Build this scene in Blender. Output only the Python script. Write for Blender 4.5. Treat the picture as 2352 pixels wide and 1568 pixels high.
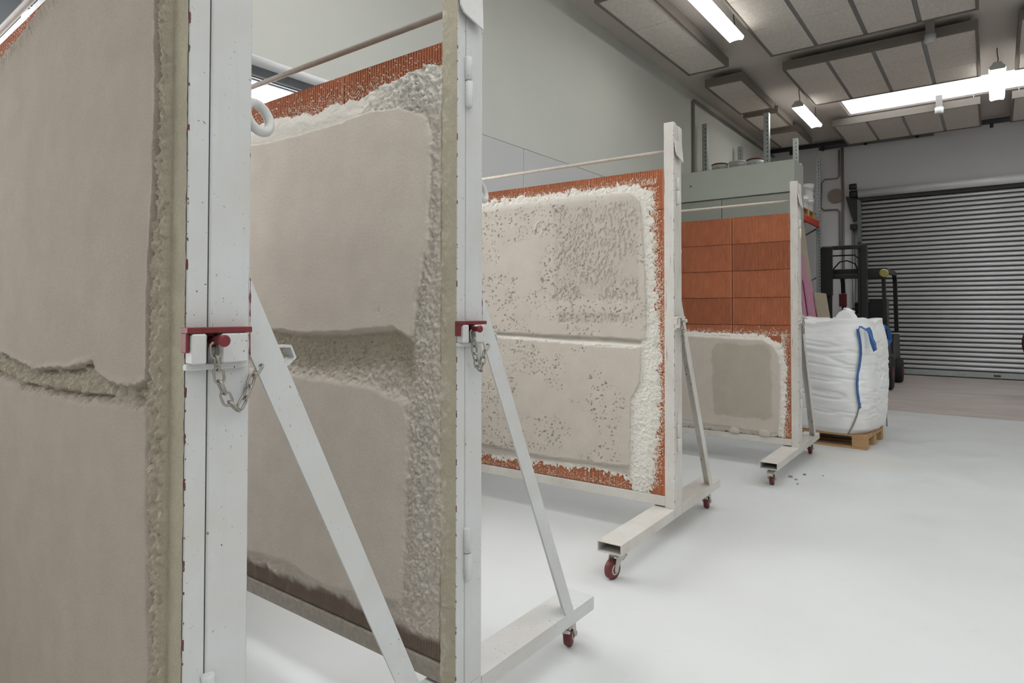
import bpy, bmesh, math, random
import numpy as np
from mathutils import Vector, Matrix

for o in list(bpy.data.objects): bpy.data.objects.remove(o)
SC = bpy.context.scene
COL = SC.collection
PI = math.pi
random.seed(4)

# ------------------------------------------------------------------ camera
cd = bpy.data.cameras.new('camera'); cam = bpy.data.objects.new('camera', cd); COL.objects.link(cam)
cd.sensor_fit = 'HORIZONTAL'; cd.sensor_width = 36.0
cd.lens = 36.0 * 1468.4 / 2352
cd.shift_y = -(784 - 686.36) / 2352
cd.clip_start = 0.02
cam.matrix_world = (Matrix.Translation((0, 0, 1.4)) @ Matrix.Rotation(math.radians(37.011), 4, 'Z')
                    @ Matrix.Rotation(PI / 2 + 0.0194, 4, 'X') @ Matrix.Rotation(0.0014, 4, 'Z'))
SC.camera = cam

# ------------------------------------------------------------------ world, exposure
SC.view_settings.view_transform = 'Standard'; SC.view_settings.look = 'None'
SC.view_settings.gamma = 1.0; SC.view_settings.use_curve_mapping = False
SC.view_settings.exposure = -0.16
w = bpy.data.worlds.new('overcast_sky'); SC.world = w; w.use_nodes = True
bg = w.node_tree.nodes['Background']
bg.inputs[0].default_value = (0.97, 0.985, 1.0, 1); bg.inputs[1].default_value = 6.6
LAMP_STRENGTH = 12.0

def portal(loc, rot, sx, sy):
    l = bpy.data.lights.new('daylight_portal', 'AREA'); l.shape = 'RECTANGLE'; l.size = sx; l.size_y = sy
    l.cycles.is_portal = True
    o = bpy.data.objects.new('daylight_portal', l); COL.objects.link(o)
    o.location = loc; o.rotation_euler = rot

XW, YB, XR, YFR, ZC = -4.4, 16.8, 7.4, -6.0, 5.44
SKYL = [(-2.34, 6.4, 13.5, 14.65), (-2.34, 6.4, 4.95, 6.25), (-3.4, 6.4, .2, 1.5), (-2.34, 6.4, -3.9, -2.4)]  # third opening is unseen, added to light the second panel; fourth widened for it
WIN_Y = [4.12 - 1.465 * i for i in range(6)]
WZ0, WZ1 = 1.1, 3.317
for (x0, x1, y0, y1) in SKYL: portal(((x0+x1)/2, (y0+y1)/2, ZC + .3), (0, 0, 0), x1-x0, y1-y0)
portal((XW - .26, (WIN_Y[0]+WIN_Y[-1])/2, (WZ0+WZ1)/2), (0, -PI/2, 0), WZ1-WZ0, WIN_Y[0]-WIN_Y[-1])

# ------------------------------------------------------------------ materials
def lin(c):
    return tuple(((v/255)/12.92 if v/255 <= .04045 else ((v/255+.055)/1.055)**2.4) for v in c)
class NT:
    def __init__(s, name):
        s.m = bpy.data.materials.new(name); s.m.use_nodes = True
        s.t = s.m.node_tree; s.b = s.t.nodes['Principled BSDF']; s.out = s.t.nodes['Material Output']
    def n(s, typ, **kw):
        x = s.t.nodes.new(typ)
        for k, v in kw.items():
            if k.startswith('i_'): x.inputs[k[2:].replace('_', ' ')].default_value = v
            else: setattr(x, k, v)
        return x
    def l(s, a, b): s.t.links.new(a, b)
    def noise(s, scale, detail=3, rough=.55, coord='Object', stretch=None):
        tc = s.n('ShaderNodeTexCoord'); nz = s.n('ShaderNodeTexNoise'); src = tc.outputs[coord]
        if stretch:
            mp = s.n('ShaderNodeMapping'); mp.inputs['Scale'].default_value = stretch; s.l(src, mp.inputs[0]); src = mp.outputs[0]
        s.l(src, nz.inputs['Vector'])
        nz.inputs['Scale'].default_value = scale; nz.inputs['Detail'].default_value = detail; nz.inputs['Roughness'].default_value = rough
        return nz.outputs['Fac']
    def ramp(s, fac, stops, interp='LINEAR'):
        r = s.n('ShaderNodeValToRGB'); r.color_ramp.interpolation = interp
        e = r.color_ramp.elements
        while len(e) < len(stops): e.new(.5)
        for k, (p, c) in enumerate(stops):
            e[k].position = p; e[k].color = (*c, 1) if not isinstance(c, float) else (c, c, c, 1)
        s.l(fac, r.inputs[0]); return r.outputs[0]
    def mix(s, fac, a, b, mode='MIX'):
        x = s.n('ShaderNodeMix', data_type='RGBA', blend_type=mode)
        for sock, v in ((x.inputs[0], fac), (x.inputs[6], a), (x.inputs[7], b)):
            if hasattr(v, 'is_output'): s.l(v, sock)
            elif isinstance(v, (int, float)): sock.default_value = v
            else: sock.default_value = (*v, 1)
        return x.outputs[2]
    def bump(s, fac, strength=.3, dist=.002):
        b = s.n('ShaderNodeBump'); b.inputs['Strength'].default_value = strength; b.inputs['Distance'].default_value = dist
        s.l(fac, b.inputs['Height']); s.l(b.outputs[0], s.b.inputs['Normal']); return b
    def base(s, c):
        if hasattr(c, 'is_output'): s.l(c, s.b.inputs['Base Color'])
        else: s.b.inputs['Base Color'].default_value = (*c, 1)
    def rough(s, v): s.b.inputs['Roughness'].default_value = v

M = {}
def simple(name, srgb, rough=.6, metal=0., nscale=None, namt=.12, bumpd=0., spec=None):
    t = NT(name); c = lin(srgb)
    if nscale:
        nz = t.noise(nscale, 4)
        t.base(t.mix(1.0, c, t.ramp(nz, [(.25, 1.0 - namt), (.75, 1.0)]), 'MULTIPLY'))
        if bumpd: t.bump(nz, .5, bumpd)
    else: t.base(c)
    t.rough(rough); t.b.inputs['Metallic'].default_value = metal
    if spec is not None: t.b.inputs['Specular IOR Level'].default_value = spec
    M[name] = t.m; return t

def paint(name, srgb, dust, chip_lo=.665, edge=True, chipcol=(70, 58, 52), redness=.5):
    t = NT(name)
    c = t.mix(t.ramp(t.noise(3.5, 4, .6), [(.35, 0.), (.7, 1.)]), lin(srgb), lin(dust))
    streak = t.ramp(t.noise(60, 2, .5, stretch=(1, 1, .08)), [(.55, 0.), (.75, .35)])
    c = t.mix(streak, c, lin(dust))
    chips = t.ramp(t.noise(95, 3, .6), [(chip_lo, 0.), (chip_lo + .02, 1.)], 'LINEAR')
    gate = t.ramp(t.noise(6, 2), [(.42, 0.), (.62, 1.)])
    mul = t.n('ShaderNodeMath', operation='MULTIPLY'); t.l(chips, mul.inputs[0]); t.l(gate, mul.inputs[1])
    chipc = t.mix(t.ramp(t.noise(9, 1), [(.45, 0.), (.6, redness)]), lin(chipcol), lin((110, 42, 44)))
    c = t.mix(mul.outputs[0], c, chipc)
    if name == 'dusty_paint':      # old cracks running along the tubes
        ck = t.n('ShaderNodeMath', operation='MULTIPLY'); t.l(t.ramp(t.noise(70, 3, .6, stretch=(1, 1, .03)), [(.60, 0.), (.63, 1.)]), ck.inputs[0]); t.l(t.ramp(t.noise(5, 3), [(.48, 0.), (.6, .8)]), ck.inputs[1])
        tz = t.n('ShaderNodeTexCoord'); sz = t.n('ShaderNodeSeparateXYZ'); t.l(tz.outputs['Object'], sz.inputs[0]); gz = t.n('ShaderNodeMath', operation='GREATER_THAN'); t.l(sz.outputs[2], gz.inputs[0]); gz.inputs[1].default_value = .29
        ck2 = t.n('ShaderNodeMath', operation='MULTIPLY'); t.l(ck.outputs[0], ck2.inputs[0]); t.l(gz.outputs[0], ck2.inputs[1])
        c = t.mix(ck2.outputs[0], c, lin((104, 92, 84)))
    if edge:      # paint worn off along the front and back arris of the upright (stand-local x=0,y=0 / y=.126)
        tc = t.n('ShaderNodeTexCoord'); sp = t.n('ShaderNodeSeparateXYZ'); t.l(tc.outputs['Object'], sp.inputs[0])
        def m(op, a, b):
            q = t.n('ShaderNodeMath', operation=op)
            for i, v in enumerate((a, b)):
                if hasattr(v, 'is_output'): t.l(v, q.inputs[i])
                else: q.inputs[i].default_value = v
            return q.outputs[0]
        ax = m('ABSOLUTE', sp.outputs[0], 0); 
        d0 = m('ADD', ax, m('ABSOLUTE', sp.outputs[1], 0)); d1 = m('ADD', ax, m('ABSOLUTE', m('SUBTRACT', sp.outputs[1], .126), 0))
        d = m('MINIMUM', d0, d1)
        e = m('MULTIPLY', m('LESS_THAN', m('SUBTRACT', d, m('MULTIPLY', t.noise(34, 3), .0085)), -.0028), 1.0)
        c = t.mix(e, c, lin((112, 58, 56)))
    t.base(c); t.rough(.45); t.bump(mul.outputs[0], -.4, .0006)
    M[name] = t.m; return t

paint('white_paint', (205, 206, 206), (199, 195, 189))
paint('dusty_paint', (208, 204, 197), (192, 185, 176), chip_lo=.655)
simple('red_paint', (126, 42, 46), .5, nscale=30, namt=.35)
simple('dirty_metal', (170, 160, 148), .75, nscale=40, namt=.35, bumpd=.002)
simple('chain_steel', (176, 170, 160), .4, metal=.75, nscale=60, namt=.4)
simple('caster_zinc', (205, 201, 194), .45, metal=.15, nscale=40, namt=.25)
simple('caster_wheel', (112, 46, 48), .5, nscale=25, namt=.3)
simple('rod_light', (204, 194, 180), .6, nscale=25, namt=.2)
simple('rod_steel', (152, 140, 128), .6, nscale=25, namt=.25)

# hollow clay block
t = NT('clay'); oi = t.n('ShaderNodeObjectInfo')
c = t.ramp(oi.outputs['Random'], [(0., lin((168, 98, 66))), (.5, lin((178, 106, 70))), (1., lin((154, 88, 58)))])
c = t.mix(t.ramp(t.noise(5, 3, .6), [(.42, 0.), (.7, .55)]), c, lin((134, 80, 56)))
c = t.mix(t.ramp(t.noise(70, 3, .6, stretch=(1, 1, .15)), [(.5, 0.), (.8, .4)]), c, lin((204, 136, 98)))
t.base(c); t.rough(.85); t.bump(t.noise(180, 3), .4, .001); M['clay'] = t.m

# plaster: pigment (moisture, mix, painted crevice shade) from a colour attribute, fine sand relief
t = NT('plaster'); at = t.n('ShaderNodeAttribute', attribute_name='pigment')
c = t.mix(1.0, at.outputs['Color'], t.ramp(t.noise(7, 5, .6), [(.3, .93), (.7, 1.03)]), 'MULTIPLY')
c = t.mix(1.0, c, t.ramp(t.noise(300, 3, .65), [(.3, .84), (.7, 1.06)]), 'MULTIPLY')
t.base(c); t.rough(.92); t.b.inputs['Specular IOR Level'].default_value = .2
t.bump(t.noise(360, 3, .6), .9, .002); M['plaster'] = t.m
simple('plaster_fleck', (222, 212, 198), .9)

# floors
t = NT('floor_coating')
c = t.mix(t.ramp(t.noise(.9, 4, .6), [(.35, 0.), (.75, .8)]), lin((215, 216, 215)), lin((208, 208, 206)))
c = t.mix(t.ramp(t.noise(.45, 3, .6, stretch=(1, 2.2, 1)), [(.56, 0.), (.72, .35)]), c, lin((214, 203, 182)))
c = t.mix(t.ramp(t.noise(9, 5, .7), [(.62, 0.), (.75, .25)]), c, lin((186, 186, 184)))
t.base(c); t.b.inputs['Specular IOR Level'].default_value = .35
rr = t.ramp(t.noise(2.5, 3), [(.3, .32), (.7, .5)]); t.l(rr, t.b.inputs['Roughness']); M['floor_coating'] = t.m
t = NT('floor_concrete')
c = t.mix(t.ramp(t.noise(1.6, 5, .65, stretch=(.6, 2, 1)), [(.3, 0.), (.7, 1.)]), lin((174, 162, 156)), lin((200, 189, 183)))
t.base(c); t.rough(.45); M['floor_concrete'] = t.m
t = NT('wall_white'); t.base(t.mix(t.ramp(t.noise(.8, 3), [(.3, 0.), (.7, 1.)]), lin((209, 209, 201)), lin((204, 205, 199)))); t.rough(.8); M['wall_white'] = t.m
simple('wall_grey', (224, 222, 224), .8, nscale=1.2, namt=.06)
simple('wall_panel', (203, 203, 203), .7)
simple('soffit_white', (238, 238, 238), .7)
simple('ceiling_paint', (204, 195, 188), .85, nscale=1.0, namt=.06)
t = NT('acoustic_board'); nz = t.noise(38, 4, .75)
t.base(t.mix(t.ramp(nz, [(.35, 0.), (.65, 1.)]), lin((196, 187, 178)), lin((218, 210, 201)))); t.rough(.95); t.bump(nz, .6, .006); M['acoustic_board'] = t.m
simple('raft_edge', (116, 108, 100), .8)
simple('raft_strip', (150, 150, 150), .4, metal=.5)
simple('aluminium_grey', (112, 116, 120), .4, metal=.3)
simple('dark_gasket', (52, 52, 56), .6)
simple('door_slat', (232, 232, 233), .35, metal=.15)
simple('slat_shade', (92, 92, 94), .5)  # darker colour standing in for shade in the slat recesses
simple('galvanised', (188, 193, 192), .4, metal=.55, nscale=30, namt=.25)
simple('galvanised_dark', (120, 126, 126), .45, metal=.4, nscale=20, namt=.25)
simple('black_machine', (34, 34, 36), .45)
simple('rubber', (24, 24, 25), .7)
simple('machine_red', (104, 34, 36), .5)
simple('lamp_housing', (190, 190, 186), .5)
simple('booth_panel', (192, 196, 186), .55, nscale=1.5, namt=.05)
simple('booth_recess', (166, 168, 158), .6)
simple('bucket_white', (238, 238, 238), .45)
simple('rack_red', (190, 62, 44), .5)
simple('xps_pink', (190, 132, 156), .7)
simple('board_beige', (172, 160, 138), .8, nscale=4, namt=.08)
simple('strap_blue', (62, 110, 172), .7, nscale=120, namt=.25)
simple('pipe_dark', (70, 76, 76), .5, metal=.2)
simple('conduit_grey', (136, 130, 126), .6)
simple('sign_brown', (150, 132, 124), .7)
simple('reel_dark', (66, 34, 40), .5)
simple('brass_lamp', (170, 160, 90), .4)
simple('debris_plaster', (150, 150, 138), .9)
t = NT('pallet_wood'); nz = t.noise(9, 4, .6, stretch=(1, 9, 9))
t.base(t.mix(nz, lin((196, 160, 118)), lin((164, 124, 84)))); t.rough(.8); M['pallet_wood'] = t.m
t = NT('bag_weave')
c = t.mix(t.ramp(t.noise(3, 3), [(.35, 0.), (.7, 1.)]), lin((240, 240, 240)), lin((228, 225, 222)))
t.base(c); t.rough(.6); t.bump(t.noise(260, 2), .2, .0008); M['bag_weave'] = t.m
t = NT('lamp_glow'); t.base((1, 1, 1)); t.b.inputs['Emission Color'].default_value = (1, .99, .93, 1); t.b.inputs['Emission Strength'].default_value = LAMP_STRENGTH; M['lamp_glow'] = t.m
# clear pane / translucent roof sheet
t = NT('window_glass'); t.t.nodes.remove(t.b)
tr = t.n('ShaderNodeBsdfTransparent'); gl = t.n('ShaderNodeBsdfGlossy'); gl.inputs['Roughness'].default_value = .03
fr = t.n('ShaderNodeFresnel'); fr.inputs[0].default_value = 1.3; mx = t.n('ShaderNodeMixShader')
t.l(fr.outputs[0], mx.inputs[0]); t.l(tr.outputs[0], mx.inputs[1]); t.l(gl.outputs[0], mx.inputs[2]); t.l(mx.outputs[0], t.out.inputs[0]); M['window_glass'] = t.m
t = NT('roof_sheet'); t.t.nodes.remove(t.b)
tr = t.n('ShaderNodeBsdfTransparent'); tr.inputs[0].default_value = (.9, .92, .93, 1); tl = t.n('ShaderNodeBsdfTranslucent'); mx = t.n('ShaderNodeMixShader'); mx.inputs[0].default_value = .25
t.l(tr.outputs[0], mx.inputs[1]); t.l(tl.outputs[0], mx.inputs[2]); t.l(mx.outputs[0], t.out.inputs[0]); M['roof_sheet'] = t.m

# ------------------------------------------------------------------ mesh helpers
class MB:
    def __init__(s): s.bm = bmesh.new(); s.mi = 0
    def box(s, x0, x1, y0, y1, z0, z1, bev=0., mi=None, rot=None, piv=None):
        r = bmesh.ops.create_cube(s.bm, size=1.0); vs = r['verts']
        bmesh.ops.scale(s.bm, vec=(x1-x0, y1-y0, z1-z0), verts=vs)
        bmesh.ops.translate(s.bm, vec=((x0+x1)/2, (y0+y1)/2, (z0+z1)/2), verts=vs)
        fs = set(f for v in vs for f in v.link_faces)
        if bev > 0:
            es = list(set(e for v in vs for e in v.link_edges))
            rr = bmesh.ops.bevel(s.bm, geom=es, offset=bev, segments=1, affect='EDGES', profile=.5)
            fs = set(rr['faces']) | set(f for f in fs if f.is_valid); 
            vs = list(set(v for f in fs for v in f.verts))
        if rot is not None:
            bmesh.ops.rotate(s.bm, cent=piv or ((x0+x1)/2, (y0+y1)/2, (z0+z1)/2), matrix=rot, verts=list(set(v for f in fs for v in f.verts)))
        if mi is not None:
            for f in fs: f.material_index = mi
        return s
    def tube(s, pts, r, seg=10, closed=False, cap=True, mi=0, flat=None):
        pts = [Vector(p) for p in pts]; n = len(pts); rings = []
        up = Vector((0, 0, 1)); prev = None
        for i, p in enumerate(pts):
            if closed: d = pts[(i+1) % n] - pts[i-1]
            else: d = pts[min(i+1, n-1)] - pts[max(i-1, 0)]
            d.normalize()
            if prev is None: a = d.cross(up if abs(d.z) < .95 else Vector((1, 0, 0)))
            else: a = prev - d * prev.dot(d)
            a.normalize(); prev = a; b = d.cross(a)
            rr = r[i] if isinstance(r, (list, tuple)) else r
            if flat: ring = [s.bm.verts.new(p + a*(flat[0]*sx) + b*(flat[1]*sy)) for sx, sy in ((1, 1), (-1, 1), (-1, -1), (1, -1))]
            else: ring = [s.bm.verts.new(p + (a*math.cos(2*PI*k/seg) + b*math.sin(2*PI*k/seg))*rr) for k in range(seg)]
            rings.append(ring)
        m = len(rings[0])
        for i in range(n if closed else n-1):
            A, B = rings[i], rings[(i+1) % n]
            for k in range(m):
                f = s.bm.faces.new((A[k], A[(k+1) % m], B[(k+1) % m], B[k])); f.smooth = not flat; f.material_index = mi
        if cap and not closed:
            for q in (list(reversed(rings[0])), rings[-1]): s.bm.faces.new(q).material_index = mi
        return s
    def lathe(s, prof, c=(0, 0, 0), seg=24, axis='Z', mi=0, smooth=True):
        rings = []
        for (r, h) in prof:
            ring = []
            for k in range(seg):
                a = 2*PI*k/seg; p = (r*math.cos(a), r*math.sin(a), h)
                if axis == 'X': p = (p[2], p[0], p[1])
                elif axis == 'Y': p = (p[0], p[2], p[1])
                ring.append(s.bm.verts.new((c[0]+p[0], c[1]+p[1], c[2]+p[2])))
            rings.append(ring)
        for A, B in zip(rings, rings[1:]):
            for k in range(seg):
                f = s.bm.faces.new((A[k], A[(k+1) % seg], B[(k+1) % seg], B[k])); f.smooth = smooth; f.material_index = mi
        s.bm.faces.new(list(reversed(rings[0]))).material_index = mi; s.bm.faces.new(rings[-1]).material_index = mi
        return s
    def prism(s, poly, a0, a1, axis='X', mi=0):     # poly in the plane normal to axis
        def P(p, a): return {'X': (a, p[0], p[1]), 'Y': (p[0], a, p[1]), 'Z': (p[0], p[1], a)}[axis]
        A = [s.bm.verts.new(P(p, a0)) for p in poly]; B = [s.bm.verts.new(P(p, a1)) for p in poly]; n = len(poly)
        fs = [s.bm.faces.new(A), s.bm.faces.new(list(reversed(B)))]
        for k in range(n): fs.append(s.bm.faces.new((A[k], B[k], B[(k+1) % n], A[(k+1) % n])))
        for f in fs: f.material_index = mi
        return s
    def build(s, name, mats, parent=None, loc=None, kind=None):
        bmesh.ops.recalc_face_normals(s.bm, faces=s.bm.faces)
        me = bpy.data.meshes.new(name); s.bm.to_mesh(me); s.bm.free()
        for m in (mats if isinstance(mats, (list, tuple)) else [mats]): me.materials.append(M[m])
        return link(name, me, parent, loc, kind)
def link(name, me, parent=None, loc=None, kind=None):
    o = bpy.data.objects.new(name, me); COL.objects.link(o)
    if parent: o.parent = parent
    if loc: o.location = loc
    if kind: o['kind'] = kind
    return o
def empty(name, loc=(0, 0, 0), rz=0):
    o = bpy.data.objects.new(name, None); COL.objects.link(o); o.location = loc; o.rotation_euler = (0, 0, rz); o.empty_display_size = .1
    return o
def tag(o, label, cat, group=None):
    o['label'] = label; o['category'] = cat
    if group: o['group'] = group
    return o
def npmesh(name, V, F, mats, parent=None, pig=None, smooth=True):
    me = bpy.data.meshes.new(name); nf = len(F); k = F.shape[1]
    me.vertices.add(len(V)); me.vertices.foreach_set('co', np.asarray(V, dtype=np.float32).ravel())
    me.loops.add(nf*k); me.loops.foreach_set('vertex_index', np.asarray(F, dtype=np.int32).ravel())
    me.polygons.add(nf); me.polygons.foreach_set('loop_start', np.arange(0, nf*k, k, dtype=np.int32)); me.polygons.foreach_set('loop_total', np.full(nf, k, dtype=np.int32))
    me.polygons.foreach_set('use_smooth', np.full(nf, smooth))
    if pig is not None:
        at = me.attributes.new('pigment', 'FLOAT_COLOR', 'POINT')
        at.data.foreach_set('color', np.concatenate([pig, np.ones((len(V), 1))], 1).astype(np.float32).ravel())
    me.update(calc_edges=True); me.validate()
    for m in (mats if isinstance(mats, (list, tuple)) else [mats]): me.materials.append(M[m])
    return link(name, me, parent)

def vnoise(X, Y, sc, seed, octv=4, gain=.5):
    rs = np.random.RandomState(seed); tot = np.zeros_like(X); amp = 1.; norm = 0.
    for o in range(octv):
        G = rs.rand(256, 256); x = X*sc*2**o + 17.3*o; y = Y*sc*2**o + 9.1*o
        xi = np.floor(x).astype(int); yi = np.floor(y).astype(int); fx = x-xi; fy = y-yi
        fx = fx*fx*(3-2*fx); fy = fy*fy*(3-2*fy); x0 = xi % 256; x1 = (xi+1) % 256; y0 = yi % 256; y1 = (yi+1) % 256
        tot += amp*(G[x0, y0]*(1-fx)*(1-fy)+G[x1, y0]*fx*(1-fy)+G[x0, y1]*(1-fx)*fy+G[x1, y1]*fx*fy); norm += amp; amp *= gain
    return tot/norm
def sstep(d, a, b):
    t = np.clip((d-a)/(b-a), 0, 1); return t*t*(3-2*t)

# ------------------------------------------------------------------ room shell
def shell(name, boxes, mat):
    m = MB()
    for b in boxes: m.box(*b)
    o = m.build(name, mat); o['kind'] = 'structure'; return o
FB = 10.5
shell('floor', [(XW-.3, XR+.3, YFR-.3, FB, -.2, 0)], 'floor_coating')
shell('floor', [(XW-.3, XR+.3, FB, YB+.3, -.2, -.001)], 'floor_concrete')
wl = shell('wall_left', [(XW-.3, XW, YFR, WIN_Y[-1], 0, ZC), (XW-.3, XW, WIN_Y[-1], WIN_Y[0], 0, WZ0), (XW-.3, XW, WIN_Y[-1], WIN_Y[0], WZ1, ZC),
      (XW-.3, XW, WIN_Y[0], 4.35, 0, ZC), (XW-.3, XW, 4.35, 10.3, WZ1, ZC), (XW-.3, XW-.012, 4.35, 10.3, 0, WZ1), (XW-.3, XW, 10.3, YB, 0, ZC)], 'wall_white')
for y0, y1 in ((4.35, 6.06), (6.07, 7.9), (7.91, 10.3)):
    MB().box(XW-.012, XW-.004, y0+.002, y1-.002, .01, WZ1-.004).build('panel', 'wall_panel', wl)
MB().box(XW-.18, XW+.001, WIN_Y[-1], WIN_Y[0], WZ1-.006, WZ1).build('soffit', 'soffit_white', wl)
MB().box(XW-.18, XW+.04, WIN_Y[-1], WIN_Y[0], WZ0, WZ0+.02).build('sill', 'soffit_white', wl)
shell('wall_back', [(XW-.3, XR+.3, YB, YB+.3, 0, ZC)], 'wall_grey')
shell('wall_right', [(XR, XR+.3, YFR, YB, 0, ZC)], 'wall_white')
shell('wall_front', [(XW-.3, XR+.3, YFR-.3, YFR, 0, ZC)], 'wall_white')
cb = []; ys = YFR
for (x0, x1, y0, y1) in sorted(SKYL, key=lambda q: q[2]):
    cb.append((XW-.3, XR+.3, ys, y0, ZC, ZC+.28)); cb.append((XW-.3, x0, y0, y1, ZC, ZC+.28)); cb.append((x1, XR+.3, y0, y1, ZC, ZC+.28)); ys = y1
cb.append((XW-.3, XR+.3, ys, YB+.3, ZC, ZC+.28))
shell('ceiling', cb, 'ceiling_paint')
wn = 1
for (x0, x1, y0, y1) in SKYL:  # frames and sheets, the added unseen skylight among them
    m = MB()
    for xa, xb, ya, yb in ((x0, x1, y0, y0+.03), (x0, x1, y1-.03, y1), (x0, x0+.03, y0+.03, y1-.03), (x1-.03, x1, y0+.03, y1-.03)): m.box(xa, xb, ya, yb, ZC+.02, ZC+.27)
    o = m.build('window_%d' % wn, 'soffit_white'); o['kind'] = 'structure'; wn += 1
    MB().box(x0+.03, x1-.03, y0+.03, y1-.03, ZC+.2, ZC+.205).build('roof_sheet', 'roof_sheet', o)
for i in range(5):
    y1, y0 = WIN_Y[i], WIN_Y[i+1]; X0, X1 = XW-.25, XW-.18
    m = MB(); fw = .055
    m.box(X0, X1, y0, y1, WZ1-.075, WZ1-.006); m.box(X0, X1, y0, y1, WZ0+.02, WZ0+.09)
    m.box(X0, X1, y0, y0+fw, WZ0+.09, WZ1-.075); m.box(X0, X1, y1-fw, y1, WZ0+.09, WZ1-.075)
    o = m.build('window_%d' % wn, 'aluminium_grey'); o['kind'] = 'structure'; wn += 1
    g = MB(); g.box(X0+.02, X1-.01, y0+fw, y1-fw, WZ1-.09, WZ1-.083); g.build('gasket', 'dark_gasket', o)
    g = MB(); g.box(X0+.015, X1-.008, y0+fw, y1-fw, WZ1-.118, WZ1-.103); g.build('transom', 'aluminium_grey', o)
    MB().box(X0+.03, X0+.036, y0+fw, y1-fw, WZ0+.09, WZ1-.09).build('pane', 'window_glass', o)

# ------------------------------------------------------------------ roller door
DX0, DX1, DZ = -2.46, 2.1, 3.98
dm = MB(); dm.box(DX0-.05, DX0+.03, YB-.16, YB, 0, DZ+.02); dm.box(DX1-.03, DX1+.05, YB-.16, YB, 0, DZ+.02)
door = dm.build('door_1', 'galvanised_dark'); door['kind'] = 'structure'
prof = [(-.004, 0.), (-.008, .012), (-.022, .018), (-.036, .026), (-.043, .040), (-.044, .054), (-.041, .068), (-.032, .080), (-.016, .088), (-.004, .094)]
poly = [(YB-.06+p[0], p[1]) for p in prof] + [(YB-.05, .0995), (YB-.05, 0.)]
sm = MB(); sm.prism(poly, DX0, DX1, 'X')
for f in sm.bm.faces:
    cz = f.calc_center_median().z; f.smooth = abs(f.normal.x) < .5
    if len(f.verts) == 4 and cz < .023: f.material_index = 1      # recess shade between two slats, painted as darker faces
s0 = sm.build('slat', ['door_slat', 'slat_shade'], door, (0, 0, .14))
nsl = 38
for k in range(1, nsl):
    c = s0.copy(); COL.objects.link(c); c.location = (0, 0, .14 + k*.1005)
MB().box(DX0, DX1, YB-.11, YB-.05, .02, .135, .006).build('bottom_bar', 'galvanised', door)
MB().box(-.02, .1, YB-.125, YB-.11, .055, .09, .004).build('lock_handle', 'dark_gasket', door)
MB().lathe([(.095, DX0-.02), (.095, DX1+.02)], (0, YB-.2, 4.13), 20, 'X').build('roller_drum', 'door_slat', door)
MB().box(DX0, DX1, YB-.16, YB-.05, 3.96, 4.05).build('header_seal', 'black_machine', door)
m = MB(); m.lathe([(.07, -.16), (.085, -.13), (.085, .0)], (DX0-.04, YB-.2, 4.14), 16, 'X'); m.lathe([(.06, -.1), (.07, -.07), (.07, .05)], (DX0-.1, YB-.24, 4.30), 14, 'X')
m.prism([(DX0-.3, 4.1), (DX0+.02, 4.1), (DX0+.02, 3.6), (DX0-.02, 3.55), (DX0-.14, 3.5), (DX0-.2, 3.7)], YB-.12, YB-.06, 'Y')
m.box(DX0-.2, DX0-.06, YB-.2, YB-.1, 3.32, 3.44, .01); m.build('door_motor', 'black_machine', door)
m = MB(); m.tube([(DX0-.15, YB-.05, .0), (DX0-.15, YB-.05, 3.4)], .03, 8); m.build('guide_pipe', 'galvanised', door)

# ------------------------------------------------------------------ ceiling rafts and lamps
def raft(x0, x1, y0, y1, ncol, ny, label):
    r = tag(empty('ceiling_raft', ((x0+x1)/2, (y0+y1)/2, 5.2)), label, 'ceiling panel', 'acoustic rafts hung under the ceiling')
    hx, hy = (x1-x0)/2, (y1-y0)/2; m = MB(); e = .035
    m.box(-hx, hx, -hy, -hy+e, 0, .135); m.box(-hx, hx, hy-e, hy, 0, .135); m.box(-hx, -hx+e, -hy+e, hy-e, 0, .135); m.box(hx-e, hx, -hy+e, hy-e, 0, .135)
    m.box(-hx+e, hx-e, -hy+e, hy-e, .06, .13)
    m.build('tray', 'raft_edge', r)
    sw = .055; bw = (2*hx-2*e-sw*(ncol-1))/ncol; L = (2*hy-2*e)/ny
    for c in range(ncol):
        a = -hx+e+c*(bw+sw)
        for k in range(ny): MB().box(a, a+bw, -hy+e+k*L+.004, -hy+e+(k+1)*L-.004, .012, .06).build('board', 'acoustic_board', r)
        if c < ncol-1: MB().box(a+bw+.004, a+bw+sw-.004, -hy+e, hy-e, .022, .06).build('strip', 'raft_strip', r)
    for sx in (-1, 1):
        for sy in (-1, 1): MB().tube([(sx*(hx-.1), sy*(hy-.2), .13), (sx*(hx-.1), sy*(hy-.2), ZC-5.2)], .006, 6).build('hanger', 'raft_strip', r)
raft(-3.9, -3.25, 6.85, 9.9, 1, 3, 'narrow acoustic ceiling raft of three boards above the stand row, beside left wall')
raft(-2.62, -.11, 6.85, 9.9, 4, 3, 'wide four-column acoustic ceiling raft between long lamp and the next raft')
raft(-3.88, -3.25, 10.58, 12.45, 1, 2, 'narrow two-board acoustic raft by left wall above the tall grey booth')
raft(-2.62, -.13, 10.55, 12.75, 4, 3, 'wide four-column acoustic ceiling raft just before the skylight')
raft(-3.9, -3.25, 12.72, 13.85, 1, 1, 'short single-board acoustic raft over the pallet rack')
raft(-3.92, -3.25, 14.25, 15.6, 1, 1, 'short acoustic raft at the left wall corner above the rack end')
raft(-2.62, -.16, 14.4, 16.2, 4, 1, 'wide acoustic ceiling raft beyond the skylight, above roller door')
raft(.3, 2.8, 6.85, 9.9, 4, 3, 'wide acoustic ceiling raft on the open side of hall, before others')
raft(.3, 2.8, 10.55, 12.75, 4, 3, 'wide acoustic ceiling raft on the open side of hall, before the skylight')
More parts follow.
